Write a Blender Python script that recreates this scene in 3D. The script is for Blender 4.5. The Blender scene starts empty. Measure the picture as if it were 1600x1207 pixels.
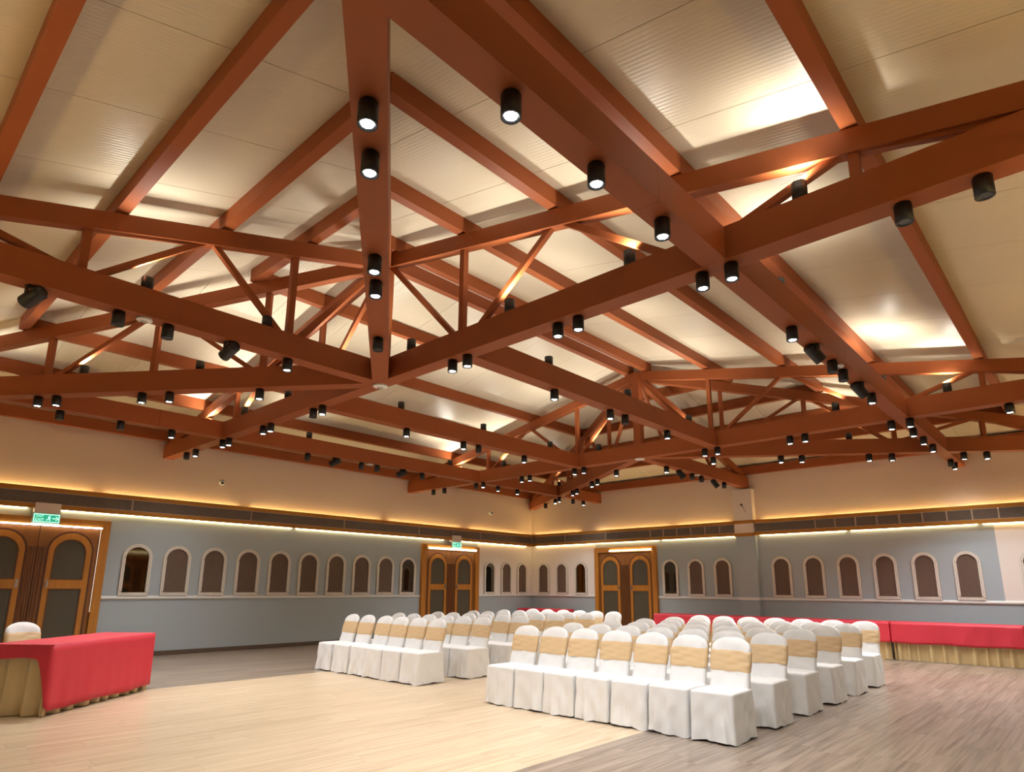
import bpy, math, random
import numpy as np
from mathutils import Vector, Matrix

S = bpy.context.scene
C = S.collection
rnd = random.Random(7)

# ------------------------------------------------------------------ camera, world, exposure
# hall frame: X along the ridge, Y towards the long wall with the first door, Z up from the floor
EE, LL, WW = 5.408, 6.620, 7.70          # hip length, ridge length, half span
EN = 5.60                                # length of the near hip
A1, B1 = 1.646, 4.838                    # offsets of the tie beams from the ridge
CAM = Vector((-4.812, -6.888, 1.405))
YAW, PITCH, ROLL, FPX, CY = 0.7458, 0.2195, 0.0062, 987.63, 698.64
fw = Vector((math.cos(PITCH)*math.cos(YAW), math.cos(PITCH)*math.sin(YAW), math.sin(PITCH)))
rt = Vector((math.sin(YAW), -math.cos(YAW), 0.0))
up = rt.cross(fw)
r2 = rt*math.cos(ROLL) + up*math.sin(ROLL)
u2 = -rt*math.sin(ROLL) + up*math.cos(ROLL)
cam_d = bpy.data.cameras.new('camera')
cam = bpy.data.objects.new('camera', cam_d); C.objects.link(cam)
M3 = Matrix((r2, u2, -fw)).transposed()
cam.matrix_world = Matrix.Translation(CAM) @ M3.to_4x4()
cam_d.sensor_width = 36.0
cam_d.lens = FPX/1600*36.0
cam_d.shift_y = (CY-603.5)/1600
cam_d.clip_start = 0.05
S.camera = cam

wd = bpy.data.worlds.new('world'); S.world = wd; wd.use_nodes = True
wd.node_tree.nodes['Background'].inputs[0].default_value = (0.02, 0.02, 0.02, 1)

S.view_settings.view_transform = 'Standard'
S.view_settings.look = 'None'
S.view_settings.gamma = 1.0
S.view_settings.use_curve_mapping = False
S.view_settings.exposure = 0.40
S.cycles.max_bounces = 4
S.cycles.diffuse_bounces = 3
S.cycles.glossy_bounces = 2
S.cycles.caustics_reflective = False
S.cycles.caustics_refractive = False
S.cycles.adaptive_threshold = 0.07

DOWN_W, UP_W, LED_S, TUBE_S = 74.0, 54.0, 22.0, 9.0
DOWN_COL, UP_COL, LED_COL = (0.97, 0.98, 1.0), (1.0, 0.96, 0.86), (1.0, 0.78, 0.34)

# ------------------------------------------------------------------ materials
MATS = {}
def mat(name, col, rough=0.6, metal=0.0, spec=0.5, noise=None, bump=None, emit=None):
    """noise=(scale, amount[, stretch xyz]) tints the colour; bump=(scale, strength)"""
    m = bpy.data.materials.new(name); m.use_nodes = True
    nt = m.node_tree; b = nt.nodes['Principled BSDF']
    b.inputs['Base Color'].default_value = (*col, 1); b.inputs['Roughness'].default_value = rough
    b.inputs['Metallic'].default_value = metal; b.inputs['Specular IOR Level'].default_value = spec
    tc = nt.nodes.new('ShaderNodeTexCoord')
    if noise:
        n = nt.nodes.new('ShaderNodeTexNoise'); n.inputs['Scale'].default_value = noise[0]; n.inputs['Detail'].default_value = 4
        mp = nt.nodes.new('ShaderNodeMapping')
        if len(noise) > 2: mp.inputs['Scale'].default_value = noise[2]
        nt.links.new(tc.outputs['Object'], mp.inputs[0]); nt.links.new(mp.outputs[0], n.inputs['Vector'])
        mx = nt.nodes.new('ShaderNodeMix'); mx.data_type = 'RGBA'
        a = noise[1]
        mx.inputs[6].default_value = (*[c*(1-a) for c in col], 1); mx.inputs[7].default_value = (*[min(1, c*(1+a)) for c in col], 1)
        nt.links.new(n.outputs['Fac'], mx.inputs[0]); nt.links.new(mx.outputs[2], b.inputs['Base Color'])
    if bump:
        n = nt.nodes.new('ShaderNodeTexNoise'); n.inputs['Scale'].default_value = bump[0]; n.inputs['Detail'].default_value = 3
        nt.links.new(tc.outputs['Object'], n.inputs['Vector'])
        bp = nt.nodes.new('ShaderNodeBump'); bp.inputs['Strength'].default_value = bump[1]; bp.inputs['Distance'].default_value = 0.01
        nt.links.new(n.outputs['Fac'], bp.inputs['Height']); nt.links.new(bp.outputs[0], b.inputs['Normal'])
    if emit:
        b.inputs['Emission Color'].default_value = (*emit[0], 1); b.inputs['Emission Strength'].default_value = emit[1]
    MATS[name] = m
    return m

mat('steel', (0.315, 0.083, 0.024), 0.55, spec=0.28, noise=(1.3, 0.10), bump=(30, 0.04))
mat('black', (0.010, 0.010, 0.011), 0.45)
mat('blackin', (0.03, 0.03, 0.03), 0.3)
mat('lens', (1, 1, 1), 0.3, emit=((0.92, 0.96, 1.0), 30.0))
mat('lensup', (1, 1, 1), 0.3, emit=((1.0, 0.95, 0.85), 12.0))
mat('lensoff', (0.05, 0.05, 0.05), 0.1)
mat('greywall', (0.40, 0.465, 0.50), 0.6, noise=(0.8, 0.04), bump=(60, 0.05))
mat('beige', (0.74, 0.595, 0.46), 0.65, noise=(0.7, 0.05), bump=(50, 0.05))
mat('whitewall', (0.84, 0.77, 0.70), 0.6, noise=(0.8, 0.03))
mat('pilaster', (0.78, 0.67, 0.57), 0.6)
mat('rail', (0.80, 0.80, 0.78), 0.4)
mat('cornicewood', (0.44, 0.185, 0.022), 0.35, noise=(3, 0.25, (1, 1, 6)))
mat('grille', (0.25, 0.195, 0.15), 0.45, noise=(4, 0.2))
mat('grilleedge', (0.50, 0.38, 0.28), 0.5)
mat('doorwood', (0.50, 0.195, 0.024), 0.38, noise=(2.5, 0.28, (6, 6, 0.6)))
mat('doorleaf', (0.27, 0.100, 0.020), 0.4, noise=(2.5, 0.28, (6, 6, 0.6)))
mat('doordark', (0.17, 0.058, 0.014), 0.4, noise=(2.5, 0.28, (6, 6, 0.6)))
mat('dooredge', (0.10, 0.030, 0.010), 0.45)
mat('doorpanel', (0.085, 0.072, 0.045), 0.55, bump=(120, 0.2))
mat('archpanel', (0.145, 0.095, 0.068), 0.75, noise=(9, 0.12), bump=(90, 0.25))
mat('mirror', (0.20, 0.17, 0.14), 0.04, metal=1.0)
mat('stone', (0.80, 0.75, 0.67), 0.7, noise=(30, 0.16), bump=(60, 0.2))
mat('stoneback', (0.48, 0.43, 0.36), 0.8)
mat('metal', (0.55, 0.53, 0.50), 0.3, metal=1.0)
mat('cloth', (0.80, 0.80, 0.79), 0.75, bump=(9, 0.45))
mat('sash', (0.70, 0.50, 0.28), 0.5, noise=(5, 0.06), bump=(25, 0.1))
mat('red', (0.62, 0.030, 0.055), 0.55, noise=(2, 0.07), bump=(14, 0.1))
mat('gold', (0.64, 0.48, 0.25), 0.32, noise=(3, 0.10))
mat('tablewood', (0.30, 0.22, 0.15), 0.5)
mat('baseboard', (0.115, 0.080, 0.055), 0.5, noise=(2, 0.2))
mat('white', (0.80, 0.78, 0.74), 0.45)
mat('dark', (0.015, 0.013, 0.012), 0.3)
mat('led', (1, 1, 1), 0.5, emit=(LED_COL, LED_S))
mat('ledlow', (1, 1, 1), 0.5, emit=((1.0, 0.82, 0.42), LED_S*0.55))
mat('tube', (1, 1, 1), 0.5, emit=((1.0, 0.97, 0.92), TUBE_S))
mat('leakglow', (1, 1, 1), 0.5, emit=((1.0, 0.90, 0.72), 1.2))  # glow put in for light leaking past the leftmost door
mat('signgreen', (0.02, 0.30, 0.19), 0.4, emit=((0.03, 0.50, 0.30), 0.55))
mat('signtext', (0.7, 1, 0.9), 0.4, emit=((0.45, 1.0, 0.78), 0.9))

for _k in ('lens', 'lensup', 'signgreen', 'signtext', 'leakglow'): MATS[_k].cycles.emission_sampling = 'NONE'

def ceiling_mat(name, axis):
    m = mat(name, (0.65, 0.565, 0.425), 0.36, spec=0.4, noise=(0.9, 0.06))
    nt = m.node_tree; b = nt.nodes['Principled BSDF']
    g = nt.nodes.new('ShaderNodeNewGeometry')
    w = nt.nodes.new('ShaderNodeTexWave'); w.wave_type = 'BANDS'; w.bands_direction = axis
    w.inputs['Scale'].default_value = 7.5; w.inputs['Distortion'].default_value = 0.25; w.inputs['Detail'].default_value = 1
    w.inputs['Detail Scale'].default_value = 0.6
    nt.links.new(g.outputs['Position'], w.inputs['Vector'])
    bp = nt.nodes.new('ShaderNodeBump'); bp.inputs['Strength'].default_value = 0.18; bp.inputs['Distance'].default_value = 0.010
    nt.links.new(w.outputs['Fac'], bp.inputs['Height']); nt.links.new(bp.outputs[0], b.inputs['Normal'])
    return m
ceiling_mat('ceilx', 'X'); ceiling_mat('ceily', 'Y')
mat('ceilback', (0.30, 0.24, 0.17), 0.8)

PW, PL = 0.195, 1.26
def floor_mat(name, c0, c1, grain, rough):
    m = bpy.data.materials.new(name); m.use_nodes = True; nt = m.node_tree; L = nt.links.new
    b = nt.nodes['Principled BSDF']; b.inputs['Roughness'].default_value = rough
    g = nt.nodes.new('ShaderNodeNewGeometry')
    a = nt.nodes.new('ShaderNodeAttribute'); a.attribute_name = 'tone'
    oi = nt.nodes.new('ShaderNodeObjectInfo')
    mp = nt.nodes.new('ShaderNodeMapping'); mp.inputs['Scale'].default_value = (0.45, 11.0, 1)
    L(g.outputs['Position'], mp.inputs[0])
    add = nt.nodes.new('ShaderNodeVectorMath'); add.operation = 'ADD'
    cmb = nt.nodes.new('ShaderNodeCombineXYZ')
    ml = nt.nodes.new('ShaderNodeMath'); ml.operation = 'MULTIPLY'; ml.inputs[1].default_value = 37.0
    L(a.outputs['Fac'], ml.inputs[0]); L(ml.outputs[0], cmb.inputs[0]); L(ml.outputs[0], cmb.inputs[2])
    L(mp.outputs[0], add.inputs[0]); L(cmb.outputs[0], add.inputs[1])
    n = nt.nodes.new('ShaderNodeTexNoise'); n.inputs['Scale'].default_value = 2.2; n.inputs['Detail'].default_value = 6; n.inputs['Distortion'].default_value = 0.6
    L(add.outputs[0], n.inputs['Vector'])
    rp = nt.nodes.new('ShaderNodeMapRange'); rp.inputs[1].default_value = 0.32; rp.inputs[2].default_value = 0.68
    L(n.outputs['Fac'], rp.inputs[0])
    t = nt.nodes.new('ShaderNodeMix'); t.data_type = 'FLOAT'; t.inputs[0].default_value = grain
    L(a.outputs['Fac'], t.inputs[2]); L(rp.outputs[0], t.inputs[3])
    mx = nt.nodes.new('ShaderNodeMix'); mx.data_type = 'RGBA'
    mx.inputs[6].default_value = (*c0, 1); mx.inputs[7].default_value = (*c1, 1)
    L(t.outputs[0], mx.inputs[0]); L(mx.outputs[2], b.inputs['Base Color'])
    bp = nt.nodes.new('ShaderNodeBump'); bp.inputs['Strength'].default_value = 0.06; bp.inputs['Distance'].default_value = 0.005
    L(n.outputs['Fac'], bp.inputs['Height']); L(bp.outputs[0], b.inputs['Normal'])
    MATS[name] = m
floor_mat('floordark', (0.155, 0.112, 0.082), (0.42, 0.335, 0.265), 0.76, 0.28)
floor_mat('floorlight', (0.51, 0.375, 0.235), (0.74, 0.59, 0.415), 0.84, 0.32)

# ------------------------------------------------------------------ mesh helpers
class MB:
    def __init__(s): s.v = []; s.f = []; s.m = []
    def quad(s, pts, mi=0):
        k = len(s.v); s.v += [tuple(p) for p in pts]; s.f.append(tuple(range(k, k+len(pts)))); s.m.append(mi); return s
    def box(s, x0, x1, y0, y1, z0, z1, mi=0):
        k = len(s.v)
        s.v += [(x0,y0,z0),(x1,y0,z0),(x1,y1,z0),(x0,y1,z0),(x0,y0,z1),(x1,y0,z1),(x1,y1,z1),(x0,y1,z1)]
        for f in ((0,3,2,1),(4,5,6,7),(0,1,5,4),(1,2,6,5),(2,3,7,6),(3,0,4,7)):
            s.f.append(tuple(k+i for i in f)); s.m.append(mi)
        return s
    def beam(s, p0, p1, w, h, mi=0):
        """member whose underside centre runs p0->p1, w wide (horizontal), h tall (vertical)"""
        p0 = Vector(p0); p1 = Vector(p1); d = p1-p0
        n = Vector((-d.y, d.x, 0)).normalized()*(w/2); z = Vector((0, 0, h)); k = len(s.v)
        for p in (p0, p1): s.v += [tuple(p-n), tuple(p+n), tuple(p+n+z), tuple(p-n+z)]
        for f in ((0,1,2,3),(7,6,5,4),(0,4,5,1),(1,5,6,2),(2,6,7,3),(3,7,4,0)):
            s.f.append(tuple(k+i for i in f)); s.m.append(mi)
        return s
    def bar(s, p0, p1, w, t, side):
        """square-cut bar along p0->p1, w across in the vertical plane, t along horizontal 'side'"""
        p0 = Vector(p0); p1 = Vector(p1); d = (p1-p0).normalized(); sd = Vector(side).normalized()
        n = d.cross(sd).normalized()*(w/2); q = sd*(t/2); k = len(s.v)
        for p in (p0, p1): s.v += [tuple(p-n-q), tuple(p+n-q), tuple(p+n+q), tuple(p-n+q)]
        for f in ((0,1,2,3),(7,6,5,4),(0,4,5,1),(1,5,6,2),(2,6,7,3),(3,7,4,0)):
            s.f.append(tuple(k+i for i in f)); s.m.append(mi if False else 0)
        return s
    def prism(s, poly, ax, d0, d1, mi=0):
        """polygon given in the two axes other than ax, extruded d0..d1 along ax"""
        def P(a, b, c): return {0: (c, a, b), 1: (a, c, b), 2: (a, b, c)}[ax]
        k = len(s.v); n = len(poly)
        s.v += [P(a, b, d0) for a, b in poly] + [P(a, b, d1) for a, b in poly]
        s.f.append(tuple(range(k+n-1, k-1, -1))); s.m.append(mi); s.f.append(tuple(range(k+n, k+2*n))); s.m.append(mi)
        for i in range(n):
            j = (i+1) % n; s.f.append((k+i, k+j, k+n+j, k+n+i)); s.m.append(mi)
        return s
    def ring(s, inner, outer, ax, d0, d1, mi=0):
        """closed band between two outlines of equal point count"""
        def P(a, b, c): return {0: (c, a, b), 1: (a, c, b), 2: (a, b, c)}[ax]
        k = len(s.v); n = len(inner)
        for o, d in ((inner, d0), (outer, d0), (inner, d1), (outer, d1)): s.v += [P(a, b, d) for a, b in o]
        for i in range(n):
            j = (i+1) % n
            for f in ((k+i, k+j, k+n+j, k+n+i), (k+2*n+i, k+3*n+i, k+3*n+j, k+2*n+j), (k+n+i, k+n+j, k+3*n+j, k+3*n+i), (k+i, k+2*n+i, k+2*n+j, k+j)):
                s.f.append(f); s.m.append(mi)
        return s
    def lathe(s, prof, n=20, c=(0, 0, 0), mi=0, cap=True):
        k = len(s.v)
        for r, z in prof:
            for i in range(n):
                t = 2*math.pi*i/n; s.v.append((c[0]+r*math.cos(t), c[1]+r*math.sin(t), c[2]+z))
        for a in range(len(prof)-1):
            for i in range(n):
                j = (i+1) % n; s.f.append((k+a*n+i, k+a*n+j, k+(a+1)*n+j, k+(a+1)*n+i)); s.m.append(mi)
        if cap:
            s.f.append(tuple(range(k+n-1, k-1, -1))); s.m.append(mi)
            e = k+(len(prof)-1)*n; s.f.append(tuple(range(e, e+n))); s.m.append(mi)
        return s
    def rows(s, rows, closed=True, mi=0, cap0=False, cap1=False):
        k = len(s.v); n = len(rows[0])
        for r in rows: s.v += [tuple(p) for p in r]
        for a in range(len(rows)-1):
            for i in range(n if closed else n-1):
                j = (i+1) % n; s.f.append((k+a*n+i, k+a*n+j, k+(a+1)*n+j, k+(a+1)*n+i)); s.m.append(mi)
        if cap0: s.f.append(tuple(range(k+n-1, k-1, -1))); s.m.append(mi)
        if cap1: e = k+(len(rows)-1)*n; s.f.append(tuple(range(e, e+n))); s.m.append(mi)
        return s
    def mesh(s, name, mats, origin=(0, 0, 0), smooth=False):
        me = bpy.data.meshes.new(name); o = origin
        me.from_pydata([(x-o[0], y-o[1], z-o[2]) for x, y, z in s.v], [], s.f)
        for m in ([mats] if isinstance(mats, str) else mats): me.materials.append(MATS[m])
        if not isinstance(mats, str): me.polygons.foreach_set('material_index', s.m)
        if smooth: me.shade_smooth()
        me.validate(); me.update()
        return me

def put(name, me, parent=None, loc=(0, 0, 0), rot=(0, 0, 0)):
    o = bpy.data.objects.new(name, me); C.objects.link(o)
    o.location = loc; o.rotation_euler = rot
    if parent: o.parent = parent
    return o
def tag(o, label=None, cat=None, group=None, kind=None):
    if label: o['label'] = label
    if cat: o['category'] = cat
    if group: o['group'] = group
    if kind: o['kind'] = kind
    return o
def empty(name, loc, rz=0.0): return put(name, None, None, loc, (0, 0, rz))
def fix_normals(me):
    import bmesh
    b = bmesh.new(); b.from_mesh(me); bmesh.ops.recalc_face_normals(b, faces=b.faces); b.to_mesh(me); b.free(); return me
def part(name, mb, mats, root, smooth=False):
    return put(name, fix_normals(mb.mesh(name, mats, tuple(root.location), smooth)), root)
ORD = ['first', 'second', 'third', 'fourth', 'fifth', 'sixth', 'seventh', 'eighth', 'ninth', 'tenth', 'eleventh', 'twelfth',
       'thirteenth', 'fourteenth', 'fifteenth', 'sixteenth', 'seventeenth', 'eighteenth']

# ------------------------------------------------------------------ floor
flo = put('floor', MB().box(-EN-0.1, LL+EE+0.1, -WW-0.1, WW+0.1, -0.06, -0.012).mesh('floor', 'baseboard'))
tag(flo, 'timber plank floor, pale dance floor strip between dark grey brown sides', kind='structure')
def plank_mesh(x0, x1, y0, y1, tone):
    return x0+0.0008, x1-0.0008, y0+0.0008, y1-0.0008, tone
planks = []
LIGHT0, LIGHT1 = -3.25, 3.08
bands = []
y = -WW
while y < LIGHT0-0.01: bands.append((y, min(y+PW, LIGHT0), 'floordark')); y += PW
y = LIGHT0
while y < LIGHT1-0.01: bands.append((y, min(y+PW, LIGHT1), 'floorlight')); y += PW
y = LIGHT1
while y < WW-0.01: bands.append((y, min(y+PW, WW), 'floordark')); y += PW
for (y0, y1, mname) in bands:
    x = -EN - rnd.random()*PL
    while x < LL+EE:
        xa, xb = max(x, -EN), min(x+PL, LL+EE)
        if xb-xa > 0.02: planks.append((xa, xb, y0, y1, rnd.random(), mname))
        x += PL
def cam_px(p):
    d = Vector(p)-CAM; z = d.dot(fw)
    if z < 0.2: return None
    return (800+FPX*d.dot(r2)/z, CY-FPX*d.dot(u2)/z, z)
def plank_rank(pk):
    q = cam_px(((pk[0]+pk[1])/2, (pk[2]+pk[3])/2, 0))
    if not q or not (-120 < q[0] < 1720 and q[1] < 1330): return 99
    return q[2]
planks.sort(key=plank_rank)
def set_tone(me, tones):
    at = me.attributes.new('tone', 'FLOAT', 'FACE'); at.data.foreach_set('value', tones)
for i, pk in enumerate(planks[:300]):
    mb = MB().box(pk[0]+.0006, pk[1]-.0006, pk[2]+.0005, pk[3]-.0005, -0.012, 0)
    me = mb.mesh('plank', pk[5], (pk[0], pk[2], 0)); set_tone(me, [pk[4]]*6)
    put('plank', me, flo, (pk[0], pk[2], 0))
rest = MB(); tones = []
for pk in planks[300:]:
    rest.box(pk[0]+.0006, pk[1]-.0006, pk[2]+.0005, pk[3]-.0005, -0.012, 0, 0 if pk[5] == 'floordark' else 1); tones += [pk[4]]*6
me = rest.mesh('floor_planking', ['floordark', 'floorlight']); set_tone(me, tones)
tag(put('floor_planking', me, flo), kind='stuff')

# ------------------------------------------------------------------ walls
ZT, CZ0, CZ1, RZ = 4.70, 2.80, 3.20, 1.13
XF = LL+EE
def wall(name, axis, pos, out, a0, a1, zones, label):
    """axis 1: wall in the XZ plane at y=pos; axis 0: wall in YZ at x=pos. zones: (start, end) of white paint above the rail"""
    mb = MB(); d0, d1 = (pos, pos+out*0.2) if out > 0 else (pos+out*0.2, pos)
    def seg(p, q, z0, z1, mi):
        (mb.box(p, q, d0, d1, z0, z1, mi) if axis == 1 else mb.box(d0, d1, p, q, z0, z1, mi))
    seg(a0, a1, 0, RZ, 0); seg(a0, a1, 3.0, ZT, 1)
    cuts = sorted({a0, a1, *[c for z in zones for c in z]})
    for p, q in zip(cuts, cuts[1:]):
        white = any(z[0] <= (p+q)/2 <= z[1] for z in zones)
        seg(p, q, RZ, 3.0, 2 if white else 0)
    o = put(name, mb.mesh(name, ['greywall', 'beige', 'whitewall'])); tag(o, label, kind='structure'); return o
wall('wall_left', 1, WW, 1, -EN-0.2, XF+0.2, [(9.40, XF+0.2)], 'long wall, blue grey below the cornice and beige above, arched panels')
wall('wall_back', 0, XF, 1, -WW, WW, [(5.0, WW), (-WW, -5.28)], 'far end wall, blue grey with cream ends below the cornice, beige above')
wall('wall_right', 1, -WW, -1, -EN-0.2, XF+0.2, [], 'long wall outside the frame on the right')
wall('wall_front', 0, -EN, -1, -WW, WW, [], 'near end wall behind the camera')

# rail and baseboard, cut at the doors
DOORS_L = [(-3.20, -0.92), (7.10, 9.40)]
DOOR_B = (2.80, 5.00)
def strips(spans, fn):
    for k, (p, q) in enumerate(spans): fn(k, p, q)
rail_prof = [(0, 0), (0.022, 0.0), (0.035, 0.02), (0.035, 0.045), (0.022, 0.062), (0, 0.068)]
def rail_left(k, p, q):
    mb = MB().prism([(WW-a, RZ+b) for a, b in rail_prof], 0, p, q)
    o = put('trim_%d' % (k+1), fix_normals(mb.mesh('trim', 'rail'))); tag(o, 'white chair rail moulding along the long wall', kind='structure')
strips([(-EN, -3.20), (-0.92, 7.10), (9.40, XF)], rail_left)
def rail_back(k, p, q):
    mb = MB().prism([(XF-a, RZ+b) for a, b in rail_prof], 1, p, q)
    o = put('trim_%d' % (k+4), fix_normals(mb.mesh('trim', 'rail'))); tag(o, 'white chair rail moulding along the far end wall', kind='structure')
strips([(5.0, WW), (0.30, 2.80), (-WW, -0.22)], rail_back)
def bb(name, x0, x1, y0, y1): tag(put(name, MB().box(x0, x1, y0, y1, 0, 0.09).mesh(name, 'baseboard')), 'dark wood baseboard', kind='structure')
for p, q in [(-EN, -3.20), (-0.92, 7.10), (9.40, XF)]: bb('baseboard_left', p, q, WW-0.02, WW)
for p, q in [(5.0, WW), (-WW, 2.80)]: bb('baseboard_back', XF-0.02, XF, p, q)
# pilaster
mb = MB().box(XF-0.16, XF+0.05, -0.22, 0.30, 0, CZ0, 0).box(XF-0.20, XF+0.05, -0.22, 0.30, CZ0, 4.04, 1).box(XF-0.19, XF, -0.23, 0.31, RZ, RZ+0.068, 2)
tag(put('wall_pilaster', mb.mesh('wall_pilaster', ['greywall', 'pilaster', 'rail'])), 'square pilaster carrying the end of the half truss on the far wall', kind='structure')

# cornice band with air grilles and LED strips
DEP = 0.17
grille_cache = {}
def grille_mesh(L, axis, sgn):
    key = (round(L, 3), axis, sgn)
    if key in grille_cache: return grille_cache[key]
    mb = MB()
    def bx(p, q, d0, d1, z0, z1, mi):
        e0, e1 = sorted((sgn*d0, sgn*d1))
        (mb.box(p, q, e0, e1, z0, z1, mi) if axis == 1 else mb.box(e0, e1, p, q, z0, z1, mi))
    H = CZ1-CZ0-0.17
    bx(0.004, L-0.004, -0.03, -0.02, 0, H, 2)
    n = 9
    for i in range(n):
        z = (i+0.5)*H/n; bx(0.01, L-0.01, -0.02, 0.0, z-0.007, z+0.007, 0)
    for p, q, z0, z1 in ((0.004, 0.014, 0, H), (L-0.014, L-0.004, 0, H), (0.004, L-0.004, 0, 0.008), (0.004, L-0.004, H-0.008, H)): bx(p, q, -0.02, 0.004, z0, z1, 1)
    grille_cache[key] = mb.mesh('grille_panel', ['grille', 'grilleedge', 'blackin']); return grille_cache[key]
def cornice(name, axis, pos, inward, a0, a1, joints, label):
    root = empty(name, (0, 0, 0)); tag(root, label, kind='structure')
    def bx(nm, p, q, d0, d1, z0, z1, m):
        e0, e1 = sorted((pos+inward*d0, pos+inward*d1))
        mb = MB(); (mb.box(p, q, e0, e1, z0, z1) if axis == 1 else mb.box(e0, e1, p, q, z0, z1))
        return part(nm, mb, m, root)
    bx('top_trim', a0, a1, DEP-0.03, DEP, CZ1-0.085, CZ1, 'cornicewood')
    bx('bottom_trim', a0, a1, DEP-0.05, DEP, CZ0, CZ0+0.085, 'cornicewood')
    bx('back_board', a0, a1, 0, DEP-0.03, CZ0+0.085, CZ1-0.10, 'beige')
    for p, q in zip(joints, joints[1:]):
        loc = (p, pos+inward*(DEP-0.002), CZ0+0.085) if axis == 1 else (pos+inward*(DEP-0.002), p, CZ0+0.085)
        put('grille_panel', grille_mesh(q-p, axis, inward), root, loc)
    return root
def frange(a, b, st):
    n = max(1, round((b-a)/st)); return [a+(b-a)*i/n for i in range(n+1)]
cornice('trim_7', 1, WW, -1, -EN, XF-DEP, frange(-EN, XF-DEP, 2.45), 'wooden cornice with dark air grilles along the long wall')
cornice('trim_8', 0, XF, -1, 0.31, WW, frange(0.31, 2.9, 0.43)+frange(2.9, WW, 1.6)[1:], 'wooden cornice with grilles between the corner and the pilaster')
cornice('trim_9', 0, XF, -1, -WW, -0.23, frange(-WW, -1.75, 0.46)+frange(-1.75, -0.23, 1.52)[1:], 'wooden cornice with square grilles right of the pilaster')
cornice('trim_10', 1, -WW, 1, -EN, XF, frange(-EN, XF, 2.45), 'wooden cornice along the wall outside the frame')
cornice('trim_11', 0, -EN, 1, -WW, WW, frange(-WW, WW, 2.45), 'wooden cornice behind the camera')
mb = MB().box(XF-0.21, XF, -0.24, 0.32, CZ1-0.085, CZ1).box(XF-0.21, XF, -0.24, 0.32, CZ0-0.02, CZ0+0.065)
tag(put('trim_12', mb.mesh('trim', 'cornicewood')), 'two wooden cornice bands wrapping the pilaster', kind='structure')
def led(axis, pos, inward, p, q, above, label):
    d = 0.026 if above else 0.016; z = CZ1-0.055 if above else CZ0+0.004
    e0, e1 = sorted((pos+inward*(d-0.012), pos+inward*(d+0.012)))
    mb = MB(); (mb.box(p, q, e0, e1, z, z+0.012) if axis == 1 else mb.box(e0, e1, p, q, z, z+0.012))
    o = put('led_strip', mb.mesh('led_strip', 'led' if above else 'ledlow'))
    tag(o, label, 'led strip', 'warm LED strips in the cornice')
WHERE = {0: 'long wall', 1: 'far wall between corner and pilaster', 2: 'far wall right of the pilaster', 3: 'wall outside the frame', 4: 'wall behind the camera'}
def led_run(w, axis, pos, inward, spans_up, spans_dn, side):
    for above, spans in ((True, spans_up), (False, spans_dn)):
        for i, (p, q) in enumerate(spans):
            led(axis, pos, inward, p, q, above, 'LED strip %s cornice, %s, %s stretch %s' % ('above' if above else 'below', WHERE[w], ORD[i], side))
led_run(0, 1, WW, -1, [(-5.3, -1.3), (-1.1, 1.6), (1.9, 5.6), (5.9, 8.6), (9.0, 11.7)], [(-5.3, -2.30), (-1.78, 3.0), (3.1, 7.95), (8.55, 11.7)], 'from the first door')
led_run(1, 0, XF, -1, [(0.5, 2.1), (2.3, 4.9), (5.6, 7.5)], [(0.35, 2.6), (2.7, 5.0), (5.05, 7.5)], 'from the pilaster')
led_run(2, 0, XF, -1, [(-2.0, -0.4), (-4.6, -2.1), (-7.5, -4.7)], [(-2.4, -0.3), (-5.0, -2.5), (-7.5, -5.1)], 'from the pilaster')
led_run(3, 1, -WW, 1, [(-5.2, 3.0), (3.2, 11.8)], [(-5.2, 3.0), (3.2, 11.8)], 'from the camera')
led_run(4, 0, -EN, 1, [(-7.4, 7.4)], [(-7.4, 7.4)], 'in all')

# ------------------------------------------------------------------ ceiling
ZR = 6.225
ceil = empty('ceiling', (0, 0, 0)); tag(ceil, 'hipped ceiling of cream ribbed panels above the steel trusses', kind='structure')
GAP = 0.003
def slab(pts, nrm, m):
    t = 0.03; n = len(pts); mb = MB()
    lo = [Vector(p) for p in pts]; hi = [p+Vector((0, 0, t)) for p in lo]
    k = 0; mb.v = [tuple(p) for p in lo+hi]
    mb.f = [tuple(range(n)), tuple(range(2*n-1, n-1, -1))] + [(i, n+i, n+(i+1) % n, (i+1) % n) for i in range(n)]
    mb.m = [0]*len(mb.f)
    o = put('ceiling_panel', fix_normals(mb.mesh('ceiling_panel', m)), ceil)
KX, KY, KN = EE/WW, WW/EE, EN/WW
WE = WW+0.1
for sgn in (1, -1):
    x = -EN-0.43
    while x < XF:
        a, b = max(x+GAP, -EN), min(x+1.12-GAP, XF)
        x += 1.12
        if b-a < 0.05: continue
        def y0(t): return -t/KN if t < 0 else ((t-LL)*KY if t > LL else 0.0)
        xs = sorted({a, b, *[c for c in (0.0, LL) if a < c < b]})
        pts = [(t, sgn*min(y0(t)+0.003, WE-.001)) for t in xs] + [(b, sgn*WE), (a, sgn*WE)]
        slab([(px, py, ZR-0.2*abs(py)) for px, py in pts], None, 'ceilx')
for end in (0, 1):
    y = 0.70-1.12*8
    while y < WW:
        a, b = max(y+GAP, -WW), min(y+1.12-GAP, WW)
        y += 1.12
        if b-a < 0.05: continue
        ys = sorted({a, b, *([0.0] if a < 0 < b else [])})
        KE, LE = (KN, EN) if end == 0 else (KX, EE)
        pts = [(abs(t)*KE+0.003, t) for t in ys] + [(LE+0.08, b), (LE+0.08, a)]
        if end == 0: pts = [(-px, py) for px, py in pts]
        else: pts = [(LL+px, py) for px, py in pts]
        def zz(px): return ZR-1.54/LE*(-px if end == 0 else px-LL)
        slab([(px, py, zz(px)) for px, py in pts], None, 'ceily')
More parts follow.
